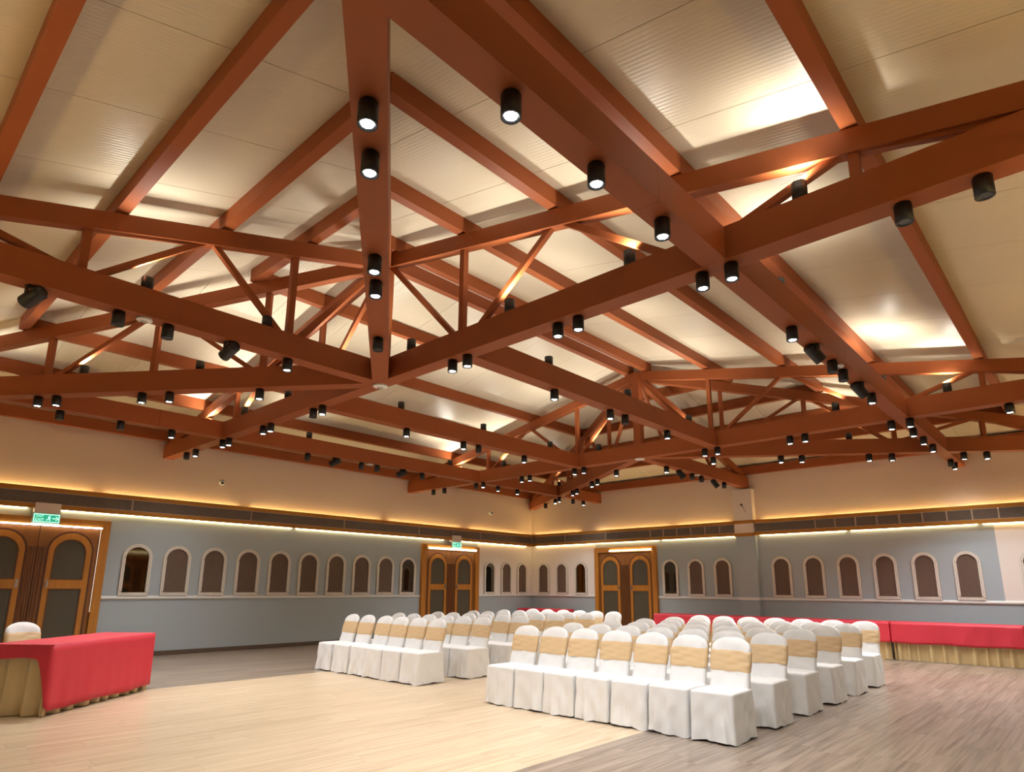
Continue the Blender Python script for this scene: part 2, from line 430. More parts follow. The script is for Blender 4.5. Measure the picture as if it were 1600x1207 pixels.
# roof deck behind the panels
mb = MB(); q = 0.05
def RZp(x, y): return ZR+q
c = [(-EN-.15, -WW-.15), (XF+.15, -WW-.15), (XF+.15, WW+.15), (-EN-.15, WW+.15)]; e = 4.685-0.03+q
A, B = (0, 0, ZR+q), (LL, 0, ZR+q)
P = [(*k, e) for k in c]
mb.quad([P[0], P[1], B, A]).quad([P[1], P[2], B]).quad([P[2], P[3], A, B]).quad([P[3], P[0], A])
cap = MB().box(0, LL, -0.16, 0.16, ZR-0.045, ZR-0.035)
put('ridge_cap', cap.mesh('ridge_cap', 'white'), ceil)
scr = MB()
for k in range(22):
    for sy in (-1, 1): scr.lathe([(0.008, 0), (0.008, 0.006)], 8, (0.15+k*0.3, sy*0.045, ZR-0.050))
put('cap_screws', fix_normals(scr.mesh('cap_screws', 'grille')), ceil)['kind'] = 'stuff'
put('roof_deck', mb.mesh('roof_deck', 'ceilback'), ceil)

# ------------------------------------------------------------------ doors
def arch_outline(cx, hw, z0, zs, n=14, half=True):
    """rectangle from z0 up to spring zs with a round head of radius hw"""
    pts = [(cx-hw, z0), (cx+hw, z0), (cx+hw, zs)]
    for i in range(1, n): t = math.pi*i/n; pts.append((cx+hw*math.cos(t), zs+hw*math.sin(t)))
    pts.append((cx-hw, zs)); return pts
def make_door(name, axis, pos, out, a0, a1, label):
    """out = +1/-1: direction into the room along the other axis"""
    root = empty(name, ((a0+a1)/2, pos, 0) if axis == 1 else (pos, (a0+a1)/2, 0)); tag(root, label, kind='structure')
    exax = 1 if axis == 1 else 0
    def D(d): return pos+out*d
    def PR(nm, poly, d0, d1, m, parent=None):
        mb = MB().prism(poly, exax, *sorted((D(d0), D(d1)))); r = root
        o = put(nm, fix_normals(mb.mesh(nm, m, tuple(root.location))), parent or root); return o
    H = 2.65; fwid = 0.15; w = a1-a0
    # frame: jambs and head
    fr = MB()
    for poly in ([(a0, 0), (a0+fwid, 0), (a0+fwid, H), (a0, H)], [(a1-fwid, 0), (a1, 0), (a1, H), (a1-fwid, H)], [(a0+fwid, H-fwid), (a1-fwid, H-fwid), (a1-fwid, H), (a0+fwid, H)]):
        fr.prism(poly, exax, *sorted((D(0.0), D(0.09))))
    put('frame', fix_normals(fr.mesh('frame', 'doorwood', tuple(root.location))), root)
    PR('reveal', [(a0+fwid, 0), (a1-fwid, 0), (a1-fwid, H-fwid), (a0+fwid, H-fwid)], 0.002, 0.008, 'dooredge')
    mid = (a0+a1)/2
    for s in (-1, 1):
        p, q_ = sorted((mid+s*0.006, mid+s*(w/2-fwid-0.008)))
        leaf = PR('door_leaf', [(p, 0.01), (q_, 0.01), (q_, H-fwid-0.02), (p, H-fwid-0.02)], 0.008, 0.04, 'doorleaf')
        lc = mid+s*(0.09+0.44)
        hw = 0.245
        def sub(nm, mb, m): return put(nm, fix_normals(mb.mesh(nm, m, tuple(root.location))), leaf)
        # dark groove arch, raised surround, panels
        g = MB(); o_out = arch_outline(lc, 0.385, 0.10, 2.03); o_in = arch_outline(lc, 0.350, 0.13, 2.03)
        g.ring(o_in, o_out, exax, *sorted((D(0.04), D(0.046)))); sub('arch_groove', g, 'dooredge')
        g = MB(); g.ring(arch_outline(lc, 0.262, 0.20, 2.00), arch_outline(lc, 0.350, 0.13, 2.03), exax, *sorted((D(0.04), D(0.056))))
        g.prism([(lc-0.262, 1.34), (lc+0.262, 1.34), (lc+0.262, 1.50), (lc-0.262, 1.50)], exax, *sorted((D(0.04), D(0.056))))
        sub('arch_moulding', g, 'doorwood')
        g = MB().prism(arch_outline(lc, hw, 1.52, 2.00), exax, *sorted((D(0.04), D(0.046)))); sub('upper_panel', g, 'doorpanel')
        g = MB().prism([(lc-hw, 0.22), (lc+hw, 0.22), (lc+hw, 1.32), (lc-hw, 1.32)], exax, *sorted((D(0.04), D(0.046)))); sub('lower_panel', g, 'doorpanel')
        g = MB().ring(arch_outline(lc, hw, 1.52, 2.00), arch_outline(lc, hw+0.02, 1.50, 2.00), exax, *sorted((D(0.04), D(0.060))))
        ib = [(lc-hw, 0.22), (lc+hw, 0.22), (lc+hw, 1.32), (lc-hw, 1.32)]; ob = [(lc-hw-.02, 0.20), (lc+hw+.02, 0.20), (lc+hw+.02, 1.34), (lc-hw-.02, 1.34)]
        g.ring(ib, ob, exax, *sorted((D(0.04), D(0.060)))); sub('panel_bead', g, 'doordark')
        # dark fluted stile at the meeting edge
        for k in range(3):
            xs = mid+s*(0.022+0.044*k); g = MB().prism([(xs-0.015, 0.04), (xs+0.015, 0.04), (xs+0.015, 2.10), (xs-0.015, 2.10)], exax, *sorted((D(0.04), D(0.058))))
            sub('stile_flute', g, 'doordark')
        g = MB(); xs = lc-s*0.305
        g.prism([(xs-0.02, 1.36), (xs+0.02, 1.36), (xs+0.02, 1.50), (xs-0.02, 1.50)], exax, *sorted((D(0.056), D(0.064)))); h = sub('handle_plate', g, 'metal')
        g = MB().prism([(xs-0.008, 1.38), (xs+0.008, 1.38), (xs+0.008, 1.48), (xs-0.008, 1.48)], exax, *sorted((D(0.066), D(0.10)))); sub('handle', g, 'metal')
    return root
make_door('door_1', 1, WW, -1, *DOORS_L[0], 'double wooden door with arched panels at the left edge, behind the red table')
make_door('door_2', 1, WW, -1, *DOORS_L[1], 'double wooden door with arched panels on the long wall near the corner')
make_door('door_3', 0, XF, -1, *DOOR_B, 'double wooden door with arched panels on the far end wall')
make_door('door_4', 1, -WW, 1, 3.3, 5.6, 'double wooden door on the wall outside the frame')
# light lines at the door heads
def lightbar(name, b, m, label, cat, group=None):
    mb = MB().box(*b); r = empty(name, ((b[0]+b[1])/2, (b[2]+b[3])/2, b[4])); tag(r, label, cat, group); return r, part('tube', mb, m, r)
r, t = lightbar('tube_light', (7.28, 9.22, WW-0.135, WW-0.10, 2.515, 2.555), 'tube', 'lit white tube across the head of the door near the corner', 'tube light')
part('end_cap', MB().box(7.25, 7.28, WW-0.14, WW-0.09, 2.51, 2.56).box(9.22, 9.25, WW-0.14, WW-0.09, 2.51, 2.56), 'white', r)
r, t = lightbar('tube_light', (XF-0.13, XF-0.10, 2.92, 4.40, 2.53, 2.56), 'tube', 'lit white tube across the head of the far wall door', 'tube light')
part('end_cap', MB().box(XF-0.135, XF-0.09, 2.89, 2.92, 2.525, 2.565).box(XF-0.135, XF-0.09, 4.40, 4.43, 2.525, 2.565), 'white', r)
r, t = lightbar('tube_light', (-3.05, -1.07, WW-0.105, WW-0.092, 2.488, 2.512), 'tube', 'thin glowing bar standing in for light leaking over the leftmost door', 'tube light')  # added glowing bar imitates light leaking over this door, not a real tube
part('end_cap', MB().box(-3.07, -3.05, WW-0.107, WW-0.09, 2.485, 2.515).box(-1.07, -1.05, WW-0.107, WW-0.09, 2.485, 2.515), 'white', r)
g = MB().box(-1.085, -1.081, WW-0.094, WW-0.090, 0.9, 2.48)
tag(put('leak_glow_strip', g.mesh('leak_glow_strip', 'leakglow')), 'thin glowing strip for light leaking past the right edge of the leftmost door', 'glow strip')  # emissive strip stands in for light coming through the door gap

# ------------------------------------------------------------------ arched wall panels
def arch_frame(w, h, wid, dep):
    """voussoir-like mosaic stones round an arched opening; local: x across, y out of wall (0..dep), z up"""
    mb = MB(); r = random.Random(3)
    hwo = w/2; zs = h-hwo; back = MB()
    def stone(pts, d): mb.prism(pts, 1, 0.0, d)
    n = 2
    def run(fn, L, step):
        k = max(1, round(L/step))
        for i in range(k):
            for j in range(n):
                a, b = i/k, (i+1)/k
                if j % 2: a, b = min(1, a+0.5/k), min(1, b+0.5/k)
                g = 0.06/k*0.6
                u0, u1 = j/n, (j+1)/n
                if b-a < 0.2/k: continue
                stone([fn(a+g, u0+.05), fn(b-g, u0+.05), fn(b-g, u1-.05), fn(a+g, u1-.05)], dep*(0.86+0.14*r.random()))
    run(lambda t, u: (-hwo+u*wid, wid+t*(zs-wid)), zs-wid, 0.052)
    run(lambda t, u: (hwo-u*wid, wid+t*(zs-wid)), zs-wid, 0.052)
    run(lambda t, u: (-hwo+t*w, u*wid), w, 0.052)
    run(lambda t, u: ((hwo-u*wid)*math.cos(math.pi*t), zs+(hwo-u*wid)*math.sin(math.pi*t)), math.pi*(hwo-wid/2), 0.052)
    return mb
AH, AWID, ADEP = 1.04, 0.068, 0.045
frame_me, bed_me, pan_me = {}, {}, {}
for w in (0.56, 0.50):
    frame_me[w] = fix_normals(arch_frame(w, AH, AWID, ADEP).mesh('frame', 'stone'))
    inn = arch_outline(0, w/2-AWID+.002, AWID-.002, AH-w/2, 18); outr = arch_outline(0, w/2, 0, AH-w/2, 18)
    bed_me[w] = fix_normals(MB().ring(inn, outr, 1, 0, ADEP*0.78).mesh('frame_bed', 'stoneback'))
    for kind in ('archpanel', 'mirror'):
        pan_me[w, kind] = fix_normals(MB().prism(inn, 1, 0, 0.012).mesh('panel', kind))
AZ = 1.20
def arch(axis, a, w, mirror, label, group):
    if axis == 1: root = put('arched_panel', None, None, (a, WW, AZ), (0, 0, math.pi))
    else: root = put('arched_panel', None, None, (XF, a, AZ), (0, 0, math.pi/2))
    tag(root, label, 'wall panel', group)
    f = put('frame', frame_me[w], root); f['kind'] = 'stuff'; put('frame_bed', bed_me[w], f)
    put('mirror' if mirror else 'fabric_panel', pan_me[w, 'mirror' if mirror else 'archpanel'], root)
for i in range(10):
    m = i in (0, 9)
    arch(1, -0.345+0.775*i, 0.56, m, ('arched mirror in a stone mosaic frame right beside the leftmost door' if i == 0 else 'arched mirror in a stone frame just before the door near the corner') if m
         else 'arched brown fabric panel in stone frame, %s from the leftmost door on the long wall' % ORD[i], 'arched panels along the long wall')
for i, yy in enumerate((9.94, 10.72, 11.50)):
    arch(1, yy, 0.50, i == 0, ('arched mirror' if i == 0 else 'arched brown panel')+' on cream long wall, %s from the door near the corner' % ORD[i], 'arched panels on the cream corner walls')
for i, yy in enumerate((7.15, 6.37, 5.59)):
    arch(0, yy, 0.50, i == 2, ('arched mirror' if i == 2 else 'arched brown panel')+' on cream far wall, %s from the room corner' % ORD[i], 'arched panels on the cream corner walls')
for i, yy in enumerate((2.38, 1.58, 0.79)):
    arch(0, yy, 0.50, i == 0, ('arched mirror' if i == 0 else 'arched brown panel')+' on grey far wall, %s right of the far door' % ORD[i], 'arched panels between far door and pilaster')
for i in range(6):
    arch(0, -0.79-0.785*i, 0.50, False, 'arched brown panel with pinkish stone frame, %s right of the pilaster' % ORD[i], 'arched panels right of the pilaster')
arch(0, -5.86, 0.50, True, 'arched mirror on cream far wall cut by the right frame edge', 'arched panels right of the pilaster')

# ------------------------------------------------------------------ roof steelwork
ZB, DB = 4.08, 0.30          # underside and depth of the bottom chords
ZTU, DT = 5.80, 0.20         # top chord underside at the apex, and its depth
BW, TW = 0.21, 0.12
def half_truss(root, c, e, posts, diags, dz=0.0, start=0.0):
    c = Vector((*c, 0)); e = Vector((*e, 0)); L = (e-c).length; d = (e-c)/L; side = Vector((-d.y, d.x, 0))
    def pt(t, z): return c+d*t+Vector((0, 0, z))
    def zt(t): return ZTU-1.54*t/L
    part('top_chord', MB().beam(pt(start, zt(start)+dz), pt(L-0.02, zt(L-0.02)+dz), TW, DT), 'steel', root)
    for t in posts:
        part('post', MB().bar(pt(t, ZB+DB-0.01), pt(t, zt(t)+0.02), 0.075, 0.075, side), 'steel', root)
    for (t0, l0), (t1, l1) in diags:
        p = [pt(t, (zt(t)+0.03) if l == 't' else ZB+DB-0.02) for t, l in ((t0, l0), (t1, l1))]
        part('brace', MB().bar(p[0], p[1], 0.065, 0.06, side), 'steel', root)
    return pt, L
FULL = ([1.62, 4.50, 5.94], [((.12, 't'), (1.52, 'b')), ((3.02, 't'), (1.88, 'b')), ((3.20, 't'), (4.40, 'b')), ((5.85, 't'), (4.95, 'b')), ((6.03, 't'), (7.0, 'b'))])
JACK = ([1.37, 3.53], [((.12, 't'), (1.27, 'b')), ((2.35, 't'), (1.47, 'b')), ((2.45, 't'), (3.43, 'b')), ((4.55, 't'), (3.65, 'b'))])
HIP = ([1.72, 3.38, 5.06, 6.72], [((.14, 't'), (1.62, 'b')), ((3.28, 't'), (1.85, 'b')), ((3.55, 't'), (4.92, 'b')), ((6.55, 't'), (5.2, 'b')), ((6.9, 't'), (8.0, 'b'))])
def full_truss(x, label):
    root = empty('roof_truss', (x, 0, ZB)); tag(root, label, 'truss', 'rust brown roof trusses')
    part('bottom_chord', MB().beam((x, -WW, ZB), (x, WW, ZB), BW, DB), 'steel', root)
    for s in (1, -1): half_truss(root, (x, 0), (x, s*WW), *FULL)
    part('king_post', MB().box(x-0.08, x+0.08, -0.08, 0.08, ZB+DB-0.01, ZTU+0.18), 'steel', root)
    return root
def end_truss(c, e, spec, label, dz, ext=0.0):
    root = empty('roof_truss', (*c, ZB)); tag(root, label, 'truss', 'rust brown roof trusses')
    cc = Vector((*c, 0)); ee = Vector((*e, 0)); d = (ee-cc).normalized()
    p0 = cc+d*0.05
    part('bottom_chord', MB().beam((p0.x, p0.y, ZB+dz), (ee.x, ee.y, ZB+dz), BW, DB-2*dz), 'steel', root)
    half_truss(root, c, e, *spec, dz=-dz, start=0.06)
HNR = (-EN, -7.55)
full_truss(0.0, 'nearer full roof truss crossing the whole hall, apex above the image centre')
full_truss(LL, 'farther full roof truss crossing the hall, apex right of the image centre')
end_truss((0, 0), (-EN, 0), JACK, 'half truss from the nearer apex to the left frame edge, the upper of two', 0.004)
end_truss((0, 0), (-EN+0.06, WW), HIP, 'hip truss from the nearer apex to the left frame edge, the lower of two', 0.003)
end_truss((0, 0), HNR, HIP, 'hip truss from the nearer apex running overhead to the top frame edge', 0.003)
end_truss((LL, 0), (XF-0.02, 0), JACK, 'half truss from the farther apex to the pilaster', 0.004)
end_truss((LL, 0), (XF-0.05, WW-0.07), HIP, 'hip truss from the farther apex down to the far wall corner', 0.003)
end_truss((LL, 0), (XF, -WW), HIP, 'hip truss from the farther apex toward the right frame edge', 0.003)
def tie(p0, p1, label):
    root = empty('tie_beam', (p0[0], p0[1], ZB)); tag(root, label, 'beam', 'long tie beams between the trusses')
    z = ZB+0.002; n = 2 if abs(p1[0]-p0[0]) < 10 else 4
    for i in range(n):
        a = p0[0]+(p1[0]-p0[0])*i/n; b = p0[0]+(p1[0]-p0[0])*(i+1)/n
        part('beam_length', MB().beam((a, p0[1], z), (b-0.003 if i < n-1 else b, p0[1], z), BW, DB-0.004), 'steel', root)
tie((-EN, -B1), (XF, -B1), 'long tie beam from the top edge to the far wall, right side')
tie((-EN, B1), (XF, B1), 'long tie beam nearest the long wall, above the arched panels')
tie((0.09, -A1), (LL-0.09, -A1), 'short tie beam joining both full trusses, right of the ridge')
tie((0.09, A1), (LL-0.09, A1), 'short tie beam joining both full trusses, left of the ridge')
PWID, PDEP = 0.115, 0.21
QS = [0.22, 1.60, 3.06, 4.50, 5.94]
def purlin(p0, p1, label, dz=0.0, w=PWID, h=PDEP):
    root = empty('roof_purlin', p0); tag(root, label, 'purlin', 'purlins under the ceiling')
    part('bar', MB().beam(p0, p1, w, h-dz), 'steel', root)
    n = Vector(p1)-Vector(p0); 
for i, q_ in enumerate(QS):
    z = 6.02-0.2*q_; xa, xb = -q_*KN, LL+q_*KX
    for s, nm in ((1, 'slope over the long wall'), (-1, 'slope on the right')):
        if i == 0: purlin((xa, s*q_, z), (xb, s*q_, z), 'ridge purlin between the two apexes, on the side of the %s' % ('long wall' if s > 0 else 'right slope')); continue
        purlin((xa, s*q_, z), (xb, s*q_, z), 'long purlin on the %s, %s below the ridge pair' % (nm, ORD[i-1]))
    if i > 0:
        purlin((xa, -q_, z+0.003), (xa, q_, z+0.003), 'purlin on the near hip slope, %s down from the nearer apex' % ORD[i-1], 0.006)
        purlin((xb, -q_, z+0.003), (xb, q_, z+0.003), 'purlin on the far hip slope, %s down from the farther apex' % ORD[i-1], 0.006)
q_ = 7.60; z = 4.44; xa, xb = -EN+0.08, LL+5.33
for s, nm in ((1, 'eaves beam along the top of the long wall'), (-1, 'eaves beam outside the frame on the right')): purlin((xa, s*q_, z), (xb, s*q_, z), nm, 0, 0.12, 0.22)
purlin((xb, -q_, z+.002), (xb, q_, z+.002), 'eaves beam along the top of the far wall', 0, 0.12, 0.22)
purlin((xa, -q_, z+.002), (xa, q_, z+.002), 'eaves beam behind the camera', 0, 0.12, 0.22)

# ------------------------------------------------------------------ luminaires
RD, HD = 0.058, 0.145
tube_prof = [(0.030, -HD+0.014), (RD-0.010, -HD), (RD, -HD), (RD, -0.012), (RD-0.006, -0.008), (RD-0.006, 0.0)]
house_me = fix_normals(MB().lathe(tube_prof, 24).mesh('housing', 'black', smooth=False))
house_me.shade_smooth(); 
lens_me = {k: fix_normals(MB().lathe([(0.036, -HD+0.006), (0.036, -HD+0.011)], 20).mesh('lens', k)) for k in ('lens', 'lensup', 'lensoff')}
for p in house_me.polygons: p.use_smooth = abs(p.normal.z) < 0.5
def lamp(root, watts, col, size, blend, z, upw=False):
    l = bpy.data.lights.new('lamp', 'SPOT'); l.energy = watts; l.color = col; l.spot_size = math.radians(size); l.spot_blend = blend
    l.shadow_soft_size = 0.035
    o = bpy.data.objects.new('lamp', l); C.objects.link(o); o.parent = root; o.location = (0, 0, z)
    return o
def downlight(x, y, label, group, lit=True, watts=None, col=None, size=128):
    root = empty('downlight', (x, y, ZB)); tag(root, label, 'light', group)
    put('housing', house_me, root); put('lens', lens_me['lens' if lit else 'lensoff'], root)
    if lit: lamp(root, watts or DOWN_W, col or DOWN_COL, size, 0.9, -HD-0.004)
def uplight(x, y, label, group, lit=True, watts=None):
    root = put('uplight', None, None, (x, y, ZB+DB), (math.pi, 0, 0)); tag(root, label, 'light', group)
    put('housing', house_me, root); put('lens', lens_me['lensup' if lit else 'lensoff'], root)
    if lit: lamp(root, watts or UP_W, UP_COL, 150, 0.8, -HD-0.004)
swiv_me = fix_normals(MB().lathe([(0.052, -0.12), (0.066, -0.12), (0.066, 0.085), (0.048, 0.11)], 24).mesh('head', 'black'))
yoke_me = fix_normals(MB().box(-0.076, -0.068, -0.02, 0.02, -0.09, 0.0).box(0.068, 0.076, -0.02, 0.02, -0.09, 0.0).box(-0.076, 0.076, -0.03, 0.03, -0.008, 0.0).mesh('yoke', 'black'))
def swivel(x, y, rz, tilt, label, group, watts=0, col=None):
    root = put('swivel_spotlight', None, None, (x, y, ZB), (0, 0, rz)); tag(root, label, 'light', group)
    put('yoke', yoke_me, root)
    h = put('head', swiv_me, root, (0, 0, -0.085), (tilt, 0, 0))
    put('lens', lens_me['lensoff'], h, (0, 0, HD-0.125))
    if watts:
        l = lamp(h, watts, col, 60, 0.7, -0.11)
def along(c, e):
    c = Vector((*c, 0)); e = Vector((*e, 0)); d = (e-c).normalized()
    return lambda t: (c+d*t)
def order_by_px(items):
    return sorted(items, key=lambda it: (cam_px((it[0], it[1], ZB)) or (9999, 0, 0))[0])
G = 'black downlights under the beams'
def line_lights(items, where, end='from the left'):
    """items: (x, y, lit)"""
    for i, (x, y, lit) in enumerate(order_by_px(items)):
        w = 1.8*DOWN_W if where == 'the far right hip truss' and i > 4 else 0.3*DOWN_W if XF-x < 0.9 or abs(y) > 6.5 else None
        downlight(x, y, '%s black %sdownlight %s under %s' % (ORD[i], '' if lit else 'unlit ', end, where), G, lit, w)
TR = [1.46, 1.72, 3.08, 3.34, 4.68, 4.94, 6.20, 6.66]
line_lights([(0, s*t, not (s < 0 and t > 6 or s > 0 and t in (1.72, 6.66))) for s in (1, -1) for t in TR], 'the nearer full truss')
line_lights([(LL+0.0, s*t, not (s > 0 and t in (6.20, 6.66, 4.94))) for s in (1, -1) for t in TR if not (s < 0 and t > 6.3)], 'the farther full truss')
f = along((0, 0), HNR); line_lights([(f(t).x, f(t).y, t > 2) for t in (1.70, 3.04, 3.49, 4.79, 5.23)], 'the overhead hip truss', 'from the apex')
f = along((0, 0), (-EN+0.06, WW)); line_lights([(f(t).x, f(t).y, True) for t in (1.73, 3.08, 3.50, 4.84, 5.14)], 'the lower truss at the left edge')
line_lights([(-t, 0, t < 2) for t in (1.35, 2.70, 3.16)], 'the upper half truss at the left edge')
line_lights([(LL+t, 0, t < 2) for t in (1.12, 2.33, 2.80, 4.07)], 'the half truss to the pilaster')
f = along((LL, 0), (XF, WW)); line_lights([(f(t).x, f(t).y, t != 7.55) for t in (1.34, 2.62, 3.03, 4.28, 4.65, 5.99, 6.43, 7.55)], 'the hip truss to the corner')
f = along((LL, 0), (XF, -WW)); line_lights([(f(t).x, f(t).y, True) for t in (1.50, 2.84, 3.25, 4.54, 4.97, 6.30, 6.72)], 'the far right hip truss')
line_lights([(-EE+t, -B1, t not in (8.45, 8.88, 16.33)) for t in (2.79, 3.60, 4.44, 7.11, 8.45, 8.88, 10.19, 12.8, 13.62, 14.45, 16.33, 16.79)], 'the long right tie beam')
line_lights([(-EE+t, B1, t in (4.47, 12.74, 13.52, 16.6)) for t in (2.82, 3.67, 4.47, 7.10, 8.40, 8.82, 10.12, 12.74, 13.52, 16.07, 16.60)], 'the tie beam nearest the long wall')
line_lights([(t, A1, t != 3.48) for t in (1.74, 3.08, 3.48, 4.80)], 'the short tie beam left of the ridge')
line_lights([(t, -A1, t != 3.49) for t in (1.72, 3.08, 3.49, 4.82)], 'the short tie beam right of the ridge')
GS = 'swivel spotlights under the beams'
swivel(-3.85, 0, 0.4, 1.25, 'tilted black cylinder spotlight nearest the left frame edge, upper half truss', GS)
swivel(-2.04, 0, 0.2, 1.15, 'tilted black cylinder spotlight midway along the upper left half truss', GS)
PINK = (1.0, 0.30, 0.42)
swivel(-EE+7.79, -B1, 0.9, -0.75, 'tilted black spotlight on the long right tie beam, the nearer one', GS)
swivel(-EE+9.57, -B1, 0.9, -0.75, 'tilted black spotlight on the long right tie beam, the farther one', GS)
swivel(LL+1.76, 0, 0.5, -0.6, 'tilted black spotlight under the pilaster half truss, nearer the apex', GS)
swivel(LL+3.53, 0, 0.5, -0.6, 'tilted black spotlight under the pilaster half truss, nearer the pilaster', GS)
swivel(-EE+7.75, B1, 0.5, 1.2, 'tilted black spotlight under the beam by the long wall, the left one', GS)
swivel(-EE+9.52, B1, 0.5, 1.2, 'tilted black spotlight under the beam by the long wall, the right one', GS)
swivel(5.2, -6.9+1.0, 0.3, -0.5, 'pink stage spotlight outside the frame on the right', GS) if False else None
GU = 'uplights on top of the beams'
def line_up(items, where):
    for i, (x, y) in enumerate(order_by_px(items)): uplight(x, y, '%s black uplight from the left standing on %s' % (ORD[i], where), GU)
line_up([(-0.06, s*t) for s in (1, -1) for t in (0.72, 2.45, 4.0, 5.55)], 'the nearer full truss')
line_up([(LL-0.06, s*t) for s in (1, -1) for t in (1.0, 3.9, 5.5)], 'the farther full truss')
line_up([(-t, 0) for t in (1.65, 2.95)], 'the upper left half truss')
f = along((0, 0), (-EN+0.06, WW)); line_up([(f(t).x, f(t).y) for t in (2.67, 4.48, 6.1)], 'the lower left hip truss')
line_up([(t, A1) for t in (1.6, 3.6, 5.65)], 'the short beam left of the ridge')
line_up([(t, -A1) for t in (1.6, 3.6, 5.65)], 'the short beam right of the ridge')
line_up([(-EE+t, B1) for t in (7.1, 11.0, 15.4)], 'the beam nearest the long wall')
line_up([(-EE+t, -B1) for t in (6.85, 10.95)], 'the long right tie beam')
f = along((LL, 0), (XF, -WW)); line_up([(f(t).x, f(t).y) for t in (4.2,)], 'the far right hip truss')

# smoke detectors
def detector(x, y, label, r=0.075):
    root = empty('smoke_detector', (x, y, ZB)); tag(root, label, 'smoke detector', 'white discs under the trusses')
    me = fix_normals(MB().lathe([(0.0001, -0.035), (r*0.5, -0.035), (r*0.62, -0.028), (r, -0.020), (r, 0.0)], 24).mesh('disc', 'white'))
    put('disc', me, root)
    put('vent_ring', fix_normals(MB().ring([(r*.30*math.cos(t*math.pi/8), r*.30*math.sin(t*math.pi/8)) for t in range(16)], [(r*.42*math.cos(t*math.pi/8), r*.42*math.sin(t*math.pi/8)) for t in range(16)], 2, -0.038, -0.034).mesh('vent_ring', 'blackin')), root)
detector(0, 0, 'white disc under the joint below the nearer apex', 0.10)
detector(LL, 0, 'white disc under the joint below the farther apex', 0.10)
detector(-2.93, 0, 'white smoke detector under the upper left half truss')
detector(-EE+8.66, -B1, 'white smoke detector between two downlights, long right tie beam')
detector(-EE+8.62, B1, 'white smoke detector under the tie beam nearest the long wall')
detector(LL+2.57, 0, 'white smoke detector under the pilaster half truss')

# ------------------------------------------------------------------ cameras on the wall, exit signs
def cctv(x, z, label):
    root = put('security_camera', None, None, (x, WW, z)); tag(root, label, 'security camera', 'wall cameras')
    put('mount', fix_normals(MB().box(-0.035, 0.035, -0.02, 0.0, -0.035, 0.035).mesh('mount', 'white')), root)
    b = put('body', fix_normals(MB().lathe([(0.045, -0.07), (0.055, -0.05), (0.055, 0.03), (0.04, 0.06)], 20).mesh('body', 'white', smooth=True)), root, (0, -0.09, 0), (math.radians(-70), 0, math.radians(-20)))
    put('lens', fix_normals(MB().lathe([(0.032, -0.078), (0.032, -0.066)], 18).mesh('lens', 'dark')), b)
cctv(1.17, 3.71, 'small white round camera on the upper long wall, left part')
cctv(9.89, 3.80, 'small white camera on the upper long wall near the corner')
root = put('security_camera', None, None, (XF-0.2, 0.06, 3.62)); tag(root, 'tiny black camera with dangling cable on the pilaster', 'security camera', 'wall cameras')
put('body', fix_normals(MB().lathe([(0.02, -0.02), (0.03, 0.0), (0.02, 0.02)], 14).mesh('body', 'dark')), root, (-0.02, 0, 0))
put('cable', fix_normals(MB().bar((0, 0, 0), (0, -0.10, -0.2), 0.006, 0.006, (1, 0, 0)).mesh('cable', 'dark')), root, (-0.004, 0, 0))
def text_mesh(body, size, m):
    cu = bpy.data.curves.new('t', 'FONT'); cu.body = body; cu.size = size; cu.extrude = 0.001; cu.align_x = 'CENTER'; cu.align_y = 'CENTER'
    o = bpy.data.objects.new('t', cu); C.objects.link(o)
    dg = bpy.context.evaluated_depsgraph_get(); me = bpy.data.meshes.new_from_object(o.evaluated_get(dg))
    bpy.data.objects.remove(o); me.materials.clear(); me.materials.append(MATS[m]); return me
